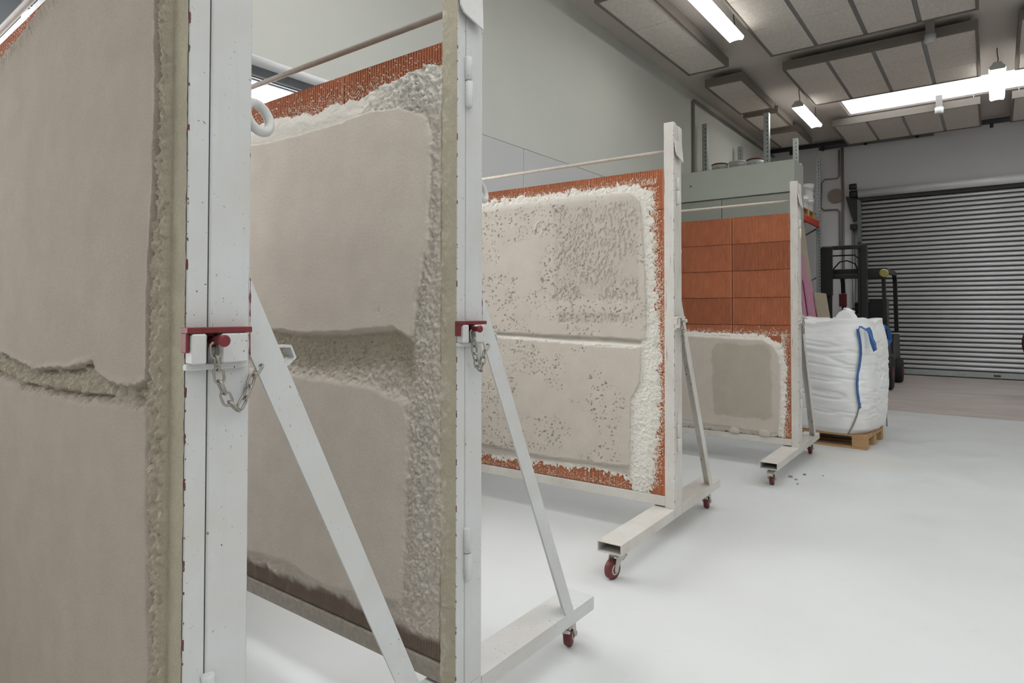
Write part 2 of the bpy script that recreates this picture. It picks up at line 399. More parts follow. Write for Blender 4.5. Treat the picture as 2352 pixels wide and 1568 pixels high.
raft(.3, 2.8, 14.4, 16.2, 4, 1, 'wide acoustic ceiling raft on the open side of hall, beyond skylight')

def lamp(x, y0, y1, z, label):
    r = tag(empty('ceiling_lamp', (x, (y0+y1)/2, z)), label, 'lamp', 'fluorescent ceiling lamps'); h = (y1-y0)/2
    MB().prism([(-.045, .13), (.045, .13), (.09, .06), (-.09, .06)], -h, h, 'Y').build('housing', 'lamp_housing', r)
    MB().prism([(-.095, .06), (.095, .06), (.105, .035), (.085, 0), (.03, .012), (-.03, .012), (-.085, 0), (-.105, .035)], -h+.02, h-.02, 'Y').build('diffuser', 'lamp_glow', r)
    for s in (-1, 1):
        MB().box(-.1, .1, s*(h-.01)-.012, s*(h-.01)+.012, .02, .07, .004).build('end_cap', 'lamp_housing', r)
        MB().tube([(0, s*(h-.12), .12), (.012, s*(h-.12), .2), (0, s*(h-.12), .3), (0, s*(h-.12), ZC-z)], .007, 6).build('hanger', 'pipe_dark', r)
lamp(-2.75, 7.05, 8.7, 5.06, 'long glowing fluorescent lamp between narrow and wide acoustic rafts')
lamp(-2.78, 12.2, 13.75, 5.06, 'glowing fluorescent lamp near the pallet rack uprights')
lamp(.08, 12.1, 13.85, 5.06, 'glowing fluorescent lamp hanging in front of the skylight')
lamp(.08, 1.95, 3.6, 5.06, 'added unseen fluorescent lamp over the open side of the hall beside the stands')  # out of view, added to brighten the second panel
lamp(-2.75, 1.95, 3.6, 5.06, 'added unseen fluorescent lamp above the plaster stands near the windows')  # likewise added outside the frame for more light on that panel

def sensor(x, y, z, label):
    r = tag(empty('ceiling_sensor', (x, y, z)), label, 'sensor')
    MB().box(-.05, .05, -.05, .05, .1, ZC-z).build('stem', 'conduit_grey', r); MB().lathe([(.05, 0), (.07, .02), (.07, .12)], (0, 0, 0), 16).build('sensor_head', 'lamp_housing', r)
sensor(-.66, 10.4, 5.08, 'small boxy ceiling sensor at edge of raft before the skylight')
sensor(-.78, 14.3, 5.1, 'small ceiling sensor at edge of the raft beyond the skylight')

# pipes along the far wall and conduits
def pipe(name, pts, r, mat, label, cat, seg=8, clamps=None):
    p = tag(MB().tube(pts, r, seg).build(name, mat), label, cat)
    if clamps:
        for c in clamps: MB().box(c[0]-.03, c[0]+.03, c[1]-.03, c[1]+.04, c[2]-.12, c[2]+.05).build('clamp', 'black_machine', p)
    return p
pipe('ceiling_pipe', [(XW+.02, YB-.35, 5.36), (XR-.1, YB-.35, 5.30)], .055, 'pipe_dark', 'dark pipe running under the ceiling across the far wall', 'pipe', 12, [(x, YB-.35, 5.33) for x in (-3.9, -3.2, -2.3, -1.3, 0.0, 1.5)])
pipe('cable_tray', [(-3.3, YB-.25, 5.28), (-1.0, YB-.25, 5.26)], .035, 'galvanised_dark', 'short grey cable run below the dark ceiling pipe', 'pipe', 6)
pipe('wall_conduit', [(XW+.03, 11.33, .2), (XW+.03, 11.33, 5.25), (XW+.03, 11.36, 5.28), (XW+.03, YB-.1, 5.28)], .028, 'conduit_grey', 'grey conduit climbing the left wall then running along its top', 'pipe', 8)
pipe('wall_conduit', [(-2.83, YB-.03, 5.3), (-2.83, YB-.03, 1.0)], .028, 'conduit_grey', 'straight vertical conduit on far wall beside the roller door', 'pipe')
pipe('wall_conduit', [(-2.9, YB-.03, 5.25), (-2.9, YB-.03, 4.62), (-2.95, YB-.03, 4.57), (-3.22, YB-.03, 4.58), (-3.29, YB-.03, 4.5), (-3.31, YB-.03, 3.92), (-3.25, YB-.03, 3.84), (-2.95, YB-.03, 3.83), (-2.9, YB-.03, 3.78), (-2.9, YB-.03, 2.9)], .02, 'conduit_grey', 'thin conduit looping around the round brown plate on far wall', 'pipe')
pl = tag(MB().lathe([(.17, -.05), (.17, -.02), (.12, 0)], (-2.98, YB-.0, 4.16), 24, 'Y').build('wall_bell', 'sign_brown'), 'round brownish plate mounted on far wall between conduits', 'wall plate')

# ------------------------------------------------------------------ plaster test stands
RING = -22
W, S_, D, PW = .0636, .0412, .126, 2.08
ZB, ZT, ZBB, ZBT, ZRB, ZTOP = .2691, 2.2872, .1446, .2014, .2101, 2.5652
VN, VF, BW = -.7353, .8684, .1387
VB = .010
def brick_mesh():
    bw, bh, dp = .513, .2487, .096; n = 41; p = bw/n; pts = []
    for k in range(n):
        x = k*p
        if k in (0, n-1): pts += [(x, -.0048), (x+p, -.0048)]
        else: pts += [(x, 0), (x+.10*p, -.0048), (x+.56*p, -.0048), (x+.66*p, 0)]
    pts = [(-x, -y*-1 if False else y) for x, y in pts]
    m = MB(); poly = [(x, y) for x, y in pts] + [(-bw, dp), (0, dp)]
    m.prism(poly, 0, bh, 'Z')
    bmesh.ops.triangulate(m.bm, faces=[f for f in m.bm.faces if len(f.verts) > 4])
    bmesh.ops.recalc_face_normals(m.bm, faces=m.bm.faces)
    me = bpy.data.meshes.new('brick'); m.bm.to_mesh(me); m.bm.free(); me.materials.append(M['clay']); return me
BRICK = brick_mesh()

def caster_parts():
    f = MB(); f.box(-.045, .045, -.045, .045, .134, .1446, .003); f.lathe([(.022, .118), (.022, .134)], (0, 0, 0), 14)
    f.box(-.03, .03, -.035, .03, .112, .12, .003)
    for s in (-1, 1): f.prism([(-.03, .116), (.03, .116), (.048, .06), (.045, .04), (.03, .04), (.0, .085), (-.03, .1)], s*.026-.0025, s*.026+.0025, 'X')
    wpr = [(.016, -.022), (.030, -.019), (.036, -.018), (.05, -.015), (.052, -.008), (.052, .008), (.05, .015), (.036, .018), (.03, .019), (.016, .022)]
    wh = MB(); wh.lathe(wpr, (0, .036, .052), 24, 'X')
    ax = MB(); ax.lathe([(.009, -.034), (.009, .034)], (0, .036, .052), 10, 'X'); ax.lathe([(.028, -.021), (.028, .021)], (0, .036, .052), 16, 'X')
    br = MB(); br.box(-.02, .02, -.075, -.03, .088, .1, .003, rot=Matrix.Rotation(-.5, 3, 'X')); br.box(-.024, .024, -.05, -.025, .1, .118, .003)
    out = []
    for mb, n in ((f, 'caster'), (wh, 'wheel'), (ax, 'axle'), (br, 'brake_lever')):
        bmesh.ops.recalc_face_normals(mb.bm, faces=mb.bm.faces); me = bpy.data.meshes.new(n); mb.bm.to_mesh(me); mb.bm.free(); out.append(me)
    out[0].materials.append(M['caster_zinc']); out[1].materials.append(M['caster_wheel']); out[2].materials.append(M['caster_zinc']); out[3].materials.append(M['caster_zinc'])
    return out
CAST = caster_parts()
def caster(parent, u, v, rz):
    c = link('caster', CAST[0], parent, (u, v, 0)); c.rotation_euler = (0, 0, rz)
    for me in CAST[1:]: link(me.name.split('.')[0], me, c)

def link_mesh():
    m = MB(); L, R = .011, .0085; pts = []
    for k in range(7): a = -PI/2+PI*k/6; pts.append((R*math.sin(a)*1, 0, L*.6+R*math.cos(a)))
    pts2 = [(-x, 0, -z) for x, y, z in pts]
    m.tube(pts+pts2, .0027, 6, closed=True)
    bmesh.ops.recalc_face_normals(m.bm, faces=m.bm.faces)
    me = bpy.data.meshes.new('chain_link'); m.bm.to_mesh(me); m.bm.free(); me.materials.append(M['chain_steel']); return me
LINK = link_mesh()
def chain(parent, path, pitch=.0235):
    P = [Vector(p) for p in path]; seg = [(b-a).length for a, b in zip(P, P[1:])]; tot = sum(seg); n = int(tot/pitch); 
    for k in range(n):
        s = (k+.5)*tot/n; i = 0
        while s > seg[i] and i < len(seg)-1: s -= seg[i]; i += 1
        d = (P[i+1]-P[i]).normalized(); p = P[i]+d*s
        o = link('chain_link', LINK, parent, p)
        x = d.cross(Vector((1, 0, 0))).normalized(); y = d.cross(x)
        R = Matrix((x, y, d)).transposed().to_4x4() @ Matrix.Rotation((k % 2)*PI/2*.8 + .35, 4, 'Z')
        o.rotation_euler = R.to_euler()

def ip(x, pts): return np.interp(x, [p[0] for p in pts], [p[1] for p in pts])
SLAB0 = np.array(lin((197, 187, 175))); WHITE = np.array(lin((228, 222, 212))); CRUST0 = np.array(lin((182, 173, 152))); WET = np.array(lin((174, 165, 151))); BROWN = np.array(lin((146, 126, 110))); HOLE_SHADE = np.array(lin((150, 140, 122)))  # hole tone is shade painted into pits, ripple hollows and crevices
def smin(a, b, k):
    h = np.clip(.5+.5*(b-a)/k, 0, 1); return b*(1-h)+a*h-k*h*(1-h)
def field(A, Z, right, top, bot, seed, jag=.012, k=.03):
    n = (vnoise(A, Z, 22, seed, 4)-.5)*jag*2 + (vnoise(A, Z, 90, seed+50, 2)-.5)*jag*.8
    return smin(smin(A-ip(Z, right), ip(A, top)-Z, k), Z-ip(A, bot), k*.4) + n
def mixc(c, col, f): return c*(1-f[..., None]) + col*f[..., None]

def plaster_h(k, A, Z):
    """height over the brick face and pigment, a = distance from the edge post, z = height"""
    seed = 40*k+3
    n1 = vnoise(A, Z, 60, seed+1, 4, .6); n2 = vnoise(A, Z, 14, seed+2, 3); n3 = vnoise(A, Z, 130, seed+3, 2); big = vnoise(A, Z, 2.2, seed+4, 3)
    n4 = vnoise(A, Z, 150, seed+6, 2, .7)-.5
    rg = 1-np.abs(2*vnoise(A*1.7, Z*.8, 42, seed+5, 4, .6)-1)
    SLAB = SLAB0*(np.array((.665, .635, .605)), 1.16, 1.0, .97)[k]; CRUST = CRUST0*(.84, 1.08, 1, 1)[k]
    col = np.zeros(A.shape+(3,)) + SLAB
    h = np.full(A.shape, -.02)
    if k == 0:
        right = [(.27, .040), (.72, .046), (.8, .060), (1.25, .075), (1.5, .068), (1.675, .046), (2.03, .050), (2.3, .048)]
        gU = [(0, 1.25), (.095, 1.253), (.172, 1.238), (.267, 1.241), (.345, 1.255), (.387, 1.28), (.5, 1.261), (.68, 1.25), (.79, 1.236), (1.086, 1.262), (1.234, 1.281), (2.1, 1.29)]
        gL = [(0, 1.212), (.116, 1.216), (.29, 1.205), (.515, 1.196), (.866, 1.185), (1.04, 1.198), (1.23, 1.21), (2.1, 1.22)]
        top = [(0, 2.27), (.75, 2.235), (.94, 2.21), (1.29, 2.182), (2.1, 2.16)]
        dU = field(A, Z, right, top, gU, seed+9, .007, .02); dL = field(A, Z, right, gL, [(0, .2), (2.1, .2)], seed+10, .008, .02)
        rough = .007+.018*(n1-.40)+.004*(rg-.5)+.012*(n3-.5)+.011*n4+.013*sstep(ip(Z, right)+.01-A, 0, .02)
        inner = (Z < ip(A, top)+.06)
        thr = np.where(Z > ip(A, top), -.003-.22*(Z-ip(A, top)), 0.)
        h = np.where(inner, rough+thr, h)
        h += np.where((A >= 0) & (A < .030), .004*sstep(.030-A, 0, .03)*n2, 0)
        col = mixc(col, CRUST, np.clip(sstep(-np.maximum(dU, dL), -.004, .01), 0, 1)*.75)
        sU = sstep(dU, -.001, .004); sL = sstep(dL, -.004, .022)
        lip = .005*np.exp(-((dU-.008)/.008)**2)*n2*2
        h = np.where(dU > -.002, np.maximum(h, h*(1-sU)+sU*(.022+.0006*n3+lip+.002*(big-.5))), h); h = np.where(dL > -.006, np.maximum(h, h*(1-sL)+sL*(.020+.0005*n3+.002*(big-.5))), h)
        gap = sstep(gapd(A, Z, gU, gL), 0, .012); h += gap*(.010*sstep(ip(A, gU)-Z, .008, .05)-.003)
        crd = np.maximum(dU, dL)+.004+(vnoise(A, Z, 60, seed+30, 3)-.5)*.016; crv = np.exp(-(crd/.0042)**2)*sstep(vnoise(A, Z, 9, seed+31, 2), .25, .42); h = h*(1-crv)-crv*.0028; col = mixc(col, HOLE_SHADE*.6, crv*.5); h = np.where((A >= 0) & (Z < ip(A, top)), np.maximum(h, -.0030+.001*n1), h)  # crevice shade painted in with the hole tone
        bl = ip(A, top)+.0; band = np.exp(-((Z-bl+.02)/.02)**2); h += band*.008*(rg-.3)*(h > 0)
    elif k == 1:
        right = [(1.2, .13), (1.436, .11), (1.49, .094), (1.58, .081), (1.62, .061), (1.78, .052), (1.965, .045), (2.2, .042)]
        top = [(0, 1.98), (.043, 1.985), (.063, 2.04), (.188, 2.097), (.356, 2.112), (.579, 2.098), (.8, 2.10), (1.05, 2.103), (1.17, 2.124), (2.1, 2.13)]
        gU = [(0, 1.31), (.136, 1.31), (.215, 1.345), (.464, 1.324), (.725, 1.315), (.96, 1.328), (2.1, 1.33)]
        gL = [(0, 1.05), (.128, 1.06), (.177, 1.11), (.355, 1.152), (.643, 1.157), (.815, 1.164), (2.1, 1.18)]
        rL = [(.2, .19), (.4, .176), (.69, .147), (.86, .144), (.96, .13), (1.03, .128), (1.2, .13)]
        bL = [(0, .40), (.176, .40), (.58, .351), (.816, .385), (1.14, .366), (2.1, .37)]
        spray = 2.19+(n2-.5)*.05-.03*np.exp(-((A-.5)/.3)**2)
        dU = field(A, Z, right, top, gU, seed+9, .005, .05); dL = field(A, Z, rL, gL, bL, seed+10, .008, .05)
        rough = .007+.014*(n1-.35)+.006*(rg-.5)+.006*(n3-.5)+.009*n4
        lump = sstep(Z, 2.03, 2.1)*(1-sstep(A, .15, .4))
        rough += lump*(.014*(rg-.35)+.012*(n3-.5))
        edge = np.clip((spray-Z)/.05, -1, 1)
        calm = sstep(Z, 1.98, 2.06)*sstep(A, .30, .50); rough = rough*(1-calm*.75)+calm*.004
        h = np.where(Z < spray+.03, rough + np.minimum(0, (edge-.6)*.012), h)
        col = mixc(col, WHITE, sstep(Z, 2.02, 2.12)*.85)
        colw = np.exp(-((A-.10)/.05)**2)*sstep(Z, .3, .6)
        h += colw*(.008*(rg-.3)+.005*(n3-.45)+.008*n4); col = mixc(col, WHITE, colw*.35)
        cs = (1-sstep(A, .004, .012))*sstep(vnoise(A*0, Z, 6, seed+21, 3), .38, .55); h = h*(1-cs)+cs*.0015; col = mixc(col, CRUST*.8, cs)
        crev = sstep(gapd(A, Z, gU, gL), .0, .02)*sstep(A, .10, .15)
        h = np.where(crev > 0, h*(1-crev)+crev*(-.002+.012*(1-sstep((ip(A, gU)-Z), 0, .16)*1.0)*0+.012*sstep(ip(A, gU)-Z, .04, .17)*(n1+.2)+.006*(n1-.3)+.010*n4), h)
        col = mixc(col, CRUST*.80, crev*(1-sstep(ip(A, gU)-Z, .10, .17))*.95)
        foot = sstep(.36+(n2-.5)*.05-Z, 0, .04)
        col = mixc(col, BROWN*.62, foot*.9); h = np.where(foot > .02, h*(1-foot)+foot*(.0022+.005*(n1-.45)-.0045*sstep(np.cos(2*PI*A/.012585), -.1, .5)), h)
        sU = sstep(dU, -.001, .005); sL = sstep(dL, -.004, .03)
        h = np.where(dU > -.002, h*(1-sU)+sU*(.027+.0014*(vnoise(A, Z, 190, seed+7, 2)-.5)+.002*(big-.5)), h); col = mixc(col, SLAB*1.0, sU)
        h = np.where(dL > -.006, h*(1-sL)+sL*(.022+.0006*(n3-.5)+.002*(big-.5)), h); col = mixc(col, SLAB*.97, sL)
        # trowel line above the crevice and pock marks
        h += np.where(dU > 0, -.004*np.exp(-(((A-.285)/.006)**2+((Z-1.40)/.018)**2)) - .003*np.exp(-(((A-.26)/.006)**2+((Z-1.70)/.02)**2)), 0)
    elif k == 2:
        right = [(1.1, .12), (1.425, .111), (1.65, .119), (1.98, .142), (2.2, .15)]
        top = [(0, 2.05), (.142, 2.05), (.159, 2.102), (.239, 2.160), (.63, 2.178), (1.43, 2.165), (2.1, 2.16)]
        gU = [(0, 1.22), (.155, 1.22), (.374, 1.231), (.875, 1.237), (1.32, 1.246), (2.1, 1.25)]
        gL = [(0, 1.16), (.156, 1.171), (.666, 1.185), (1.28, 1.212), (2.1, 1.22)]
        rL = [(.4, .228), (.7, .219), (.85, .219), (.96, .15), (1.14, .147), (1.2, .15)]
        bL = [(0, .41), (.229, .417), (.375, .413), (.875, .398), (1.43, .421), (2.1, .42)]
        sr = [(.25, .11), (.36, .09), (.5, .075), (.9, .050), (1.2, .055), (1.44, .075), (1.8, .09), (2.12, .105), (2.3, .12)]
        sb = [(0, .27), (.2, .27), (.256, .36), (.5, .376), (1.43, .344), (2.1, .34)]
        dS = field(A, Z, sr, [(0, 2.13), (.15, 2.175), (.3, 2.198), (1.43, 2.202), (2.1, 2.20)], sb, seed+8, .030, .06)
        dU = field(A, Z, right, top, gU, seed+9, .006, .04); dL = field(A, Z, rL, gL, bL, seed+10, .007, .03)
        sS = np.clip(dS/.03, -1, 1)
        h = np.where(dS > -.03, .007*sS+.013*(n1-.5)+.005*(rg-.55)+.010*(n3-.5)-.001, h); col = mixc(col, WHITE*1.03, np.ones_like(A))
        gz = (ip(A, gU)-Z)/np.maximum(ip(A, gU)-ip(A, gL), .01); crev = sstep(gapd(A, Z, gU, gL), -.004, .006)*sstep(A, .13, .17); h = h*(1-crev)+crev*(-.0025+.016*sstep(gz+(n2-.5)*.5, .35, 1.0)+.004*(n1-.5)); col = mixc(col, mixc(np.zeros_like(col)+SLAB*.7, WHITE, sstep(gz, .4, .8)), crev*.9)  # recess shade under the upper lip put into the colour
        bb = sstep(ip(A, bL)-Z, -.005, .01)*sstep(Z-ip(A, sb), -.005, .02)*sstep(A, .2, .26); h = h*(1-bb)+bb*(.003+.007*(n1-.4)+.003*(n3-.5)); col = mixc(col, SLAB*.9, bb)
        sU = sstep(dU, -.002, .007); sL = sstep(dL, -.002, .006)
        pf = sstep(vnoise(A, Z, 88, seed+11, 2), .71, .80)*sstep(vnoise(A, Z, 5, seed+12, 2), .38, .55); pits = pf*.0065
        h = np.where(dU > -.004, h*(1-sU)+sU*(.020+.002*(big-.5)-pits), h); h = np.where(dL > -.004, h*(1-sL)+sL*(.021+.002*(big-.5)-pits*1.1), h)
        s = np.maximum(sU, sL); col = mixc(col, SLAB*1.0, s); col = mixc(col, HOLE_SHADE*.8, pf*s*.55); col = mixc(col, WHITE, sU*sstep(Z, 2.12, 2.17)*.6)
        pm = np.maximum(sstep(np.minimum(np.minimum(A-.14-(n2-.5)*.03, .80-A+(n2-.5)*.05-.1*(1-sstep(Z, 1.7, 1.9))*0), np.minimum(Z-1.45, 2.12-Z)), 0, .04), sstep(np.minimum(np.minimum(A-.2, .76-A), np.minimum(Z-1.31, 1.40-Z))+(n2-.5)*.02, 0, .03))
        rw = pm*sU; rpl = vnoise(A*1.6, Z*.9, 62, seed+13, 2); tex = sstep(rpl, .52, .68)*sstep(vnoise(A, Z, 6, seed+15, 2), .30, .55); h -= rw*(.003+.006*tex); col = mixc(col, HOLE_SHADE*.8, rw*tex*.45); col = mixc(col, SLAB*.9, rw*.9)
        # folded skin beside the patch
        rr = np.hypot(A-.90, Z-1.99); h += np.where(dU > 0, .006*np.exp(-((rr-.035)/.008)**2)*(Z > 1.985) + .004*np.exp(-((A-.86+(Z-1.98)*.8)/.006)**2)*((Z < 2.0) & (Z > 1.93)), 0)
    else:
        right = [(.28, .108), (.45, .09), (.68, .080), (.95, .088), (1.1, .12)]
        top = [(0, 1.07), (.116, 1.080), (.249, 1.15), (.484, 1.155), (.99, 1.17), (2.1, 1.17)]
        bot = [(0, .30), (.29, .295), (.53, .31), (.78, .315), (1.02, .335), (2.1, .34)]
        dS = field(A, Z, [(p[0], p[1]-.035) for p in right], [(p[0], p[1]+.035) for p in top], [(0, .272), (2.1, .28)], seed+8, .016, .03)
        d = field(A, Z, right, top, bot, seed+9, .006, .06)
        h = np.where(dS > -.02, .007*np.clip(dS/.02, -1, 1)+.012*(n1-.5)+.005*(rg-.55)+.010*(n3-.5), h); col = mixc(col, WHITE*.98, np.ones_like(A))
        low = sstep(.33-Z, 0, .02)*sstep(A, .14, .2); col = mixc(col, SLAB*.85, low*.7)
        s = sstep(d, -.003, .014); h = np.where(d > -.004, h*(1-s)+s*(.018+.002*(big-.5)+.003*np.exp(-((d-.02)/.02)**2)*(n2-.2)), h); col = mixc(col, SLAB*1.02, s)
        wet = sstep(smin(smin(A-.15, .72-A, .08), smin(Z-.40, 1.11-Z, .1), .08)+(n2-.5)*.04, 0, .03); col = mixc(col, WET, wet*.85); h -= wet*.002
        diag = sstep((A-.10)*.77-(Z-1.10)*.64+.03, -.002, .002)
        h -= (1-diag)*s*.010; col = mixc(col, CRUST, (1-diag)*s*.6)
        for (a0, z0, r0) in ((.50, .285, .05), (.23, .29, .055)): q = np.hypot((A-a0), (Z-z0)*1.25); h = np.maximum(h, np.where(q < r0, .012+.016*np.sqrt(np.clip(1-(q/r0)**2, 0, 1)), -1)); col = mixc(col, SLAB*1.03, (q < r0)*1.)
    # crust smeared on the edge post of the first two panels
    if k < 2:
        st = A < 0
        hc = .0012+.0035*(n1-.42)+(.0035*(rg-.4)*sstep(A, -.045, 0) if k == 1 else .002*(rg-.5))
        h = np.where(st, hc, h); col = np.where(st[..., None], CRUST*(.9+.2*n2[..., None]), col)
        if k == 1: col = np.where(st[..., None], mixc(col, WHITE, sstep(n1, .5, .75)*.5*sstep(A, -.05, -.01)), col)
    else: h = np.where(A < .004, -.01, h)
    return h, col
def gapd(A, Z, gU, gL): return np.minimum(ip(A, gU)-Z, Z-ip(A, gL))

def plaster(k, parent, step, fine):
    zlo, zhi = (ZBT if k < 2 else ZB), (ZTOP if k < 2 else ZT)
    fa = {0: .16, 1: .26, 2: 1.0, 3: .3}[k]; a = np.concatenate([np.arange(-W+.001, fa, step*.85), np.arange(fa, fine, step*(1.3 if k < 2 else 1.0)), np.arange(fine, PW, .03), [PW]]); z = np.arange(zlo+.001, zhi, step*.9)
    A, Z = np.meshgrid(a, z, indexing='ij'); h, col = plaster_h(k, A, Z)
    if k < 2: h = np.where((A > 0) & ((Z < ZB) | (Z > ZT)), -.01, h)
    off = np.where(A < 0, 0.0, VB)
    U = -W-A; V = off-np.maximum(h, -.004)
    na, nz = A.shape; idx = np.arange(na*nz).reshape(na, nz)
    q = np.stack([idx[:-1, :-1], idx[1:, :-1], idx[1:, 1:], idx[:-1, 1:]], -1).reshape(-1, 4)
    hv = h.ravel(); keep = (hv[q] > (-.0035 if k < 3 else .0)).sum(1) >= 2; q = q[keep]
    gm = {0: 1.225, 1: 1.235, 2: 1.205, 3: 0}[k]; zc = Z.ravel()[q].mean(1); ac = A.ravel()[q].mean(1)
    P = np.stack([U.ravel(), V.ravel(), Z.ravel()], 1); C = col.reshape(-1, 3)
    for nm, sel in (('plaster_coat', (zc >= gm) & (ac >= 0)), ('plaster_coat', (zc < gm) & (ac >= 0)), ('mortar_crust', ac < 0)):
        qq = q[sel]
        if not len(qq): continue
        u, inv = np.unique(qq, return_inverse=True); npmesh(nm, P[u], inv.reshape(-1, 4)[:, ::-1], 'plaster', parent, C[u])
def flecks(k, parent):
    rs = np.random.RandomState(70+k); pts = []
    def bandt(n, amin, amax, zf, spread, size):
        for _ in range(n):
            a = rs.uniform(amin, amax); z = zf(a)+abs(rs.normal(0, spread)); pts.append((a, z, size*rs.uniform(.4, 1.2)))
    def bandr(n, zmin, zmax, af, spread, size):
        for _ in range(n):
            z = rs.uniform(zmin, zmax); a = af(z)-abs(rs.normal(0, spread)); pts.append((a, z, size*rs.uniform(.4, 1.2)))
    if k == 0: bandt(4200, .3, 1.5, lambda a: 2.205-.03*(a-.75), .035, .0030)
    if k == 1: bandt(4200, .0, 1.3, lambda a: 2.15, .05, .0032); bandt(1500, .0, 1.2, lambda a: .27, .05, .003)
    if k == 2:
        bandt(3500, .05, 1.5, lambda a: 2.195, .026, .0036); bandr(5000, .3, 2.18, lambda z: float(ip(z, [(.25, .12), (.5, .075), (.9, .05), (1.44, .06), (2.2, .11)])), .03, .0045); bandt(1800, .2, 1.5, lambda a: .275, .045, .0035)
    if k == 3: bandt(1500, .03, 1.1, lambda a: 1.18, .028, .0042); bandr(3200, .28, 1.2, lambda z: .085, .034, .0044)
    pts = [p for p in pts if .004 < p[0] < PW and ZB < p[1] < ZT]; n = len(pts); P = np.array(pts)
    O = np.array([(1, 0, 0), (0, 0, 1), (-1, 0, 0), (0, 0, -1), (0, -1, 0)], float); T = np.array([(0, 1, 4), (1, 2, 4), (2, 3, 4), (3, 0, 4)])
    ang = rs.uniform(0, 6.28, n); el = rs.uniform(.7, 1.8, n)
    V = np.zeros((n, 5, 3)); ox = O[None, :, 0]*P[:, None, 2]; oz = O[None, :, 2]*P[:, None, 2]*el[:, None]
    V[:, :, 0] = -W-P[:, None, 0]+ox*np.cos(ang)[:, None]-oz*np.sin(ang)[:, None]*.4; V[:, :, 2] = P[:, None, 1]+ox*np.sin(ang)[:, None]*.4+oz*np.cos(ang)[:, None]*.9+0
    V[:, :, 1] = VB+.0044+O[None, :, 1]*P[:, None, 2]*.9
    F = (T[None]+np.arange(n)[:, None, None]*5).reshape(-1, 3)
    o = npmesh('plaster_splash', V.reshape(-1, 3), F, 'plaster_fleck', parent, smooth=False); o['kind'] = 'stuff'

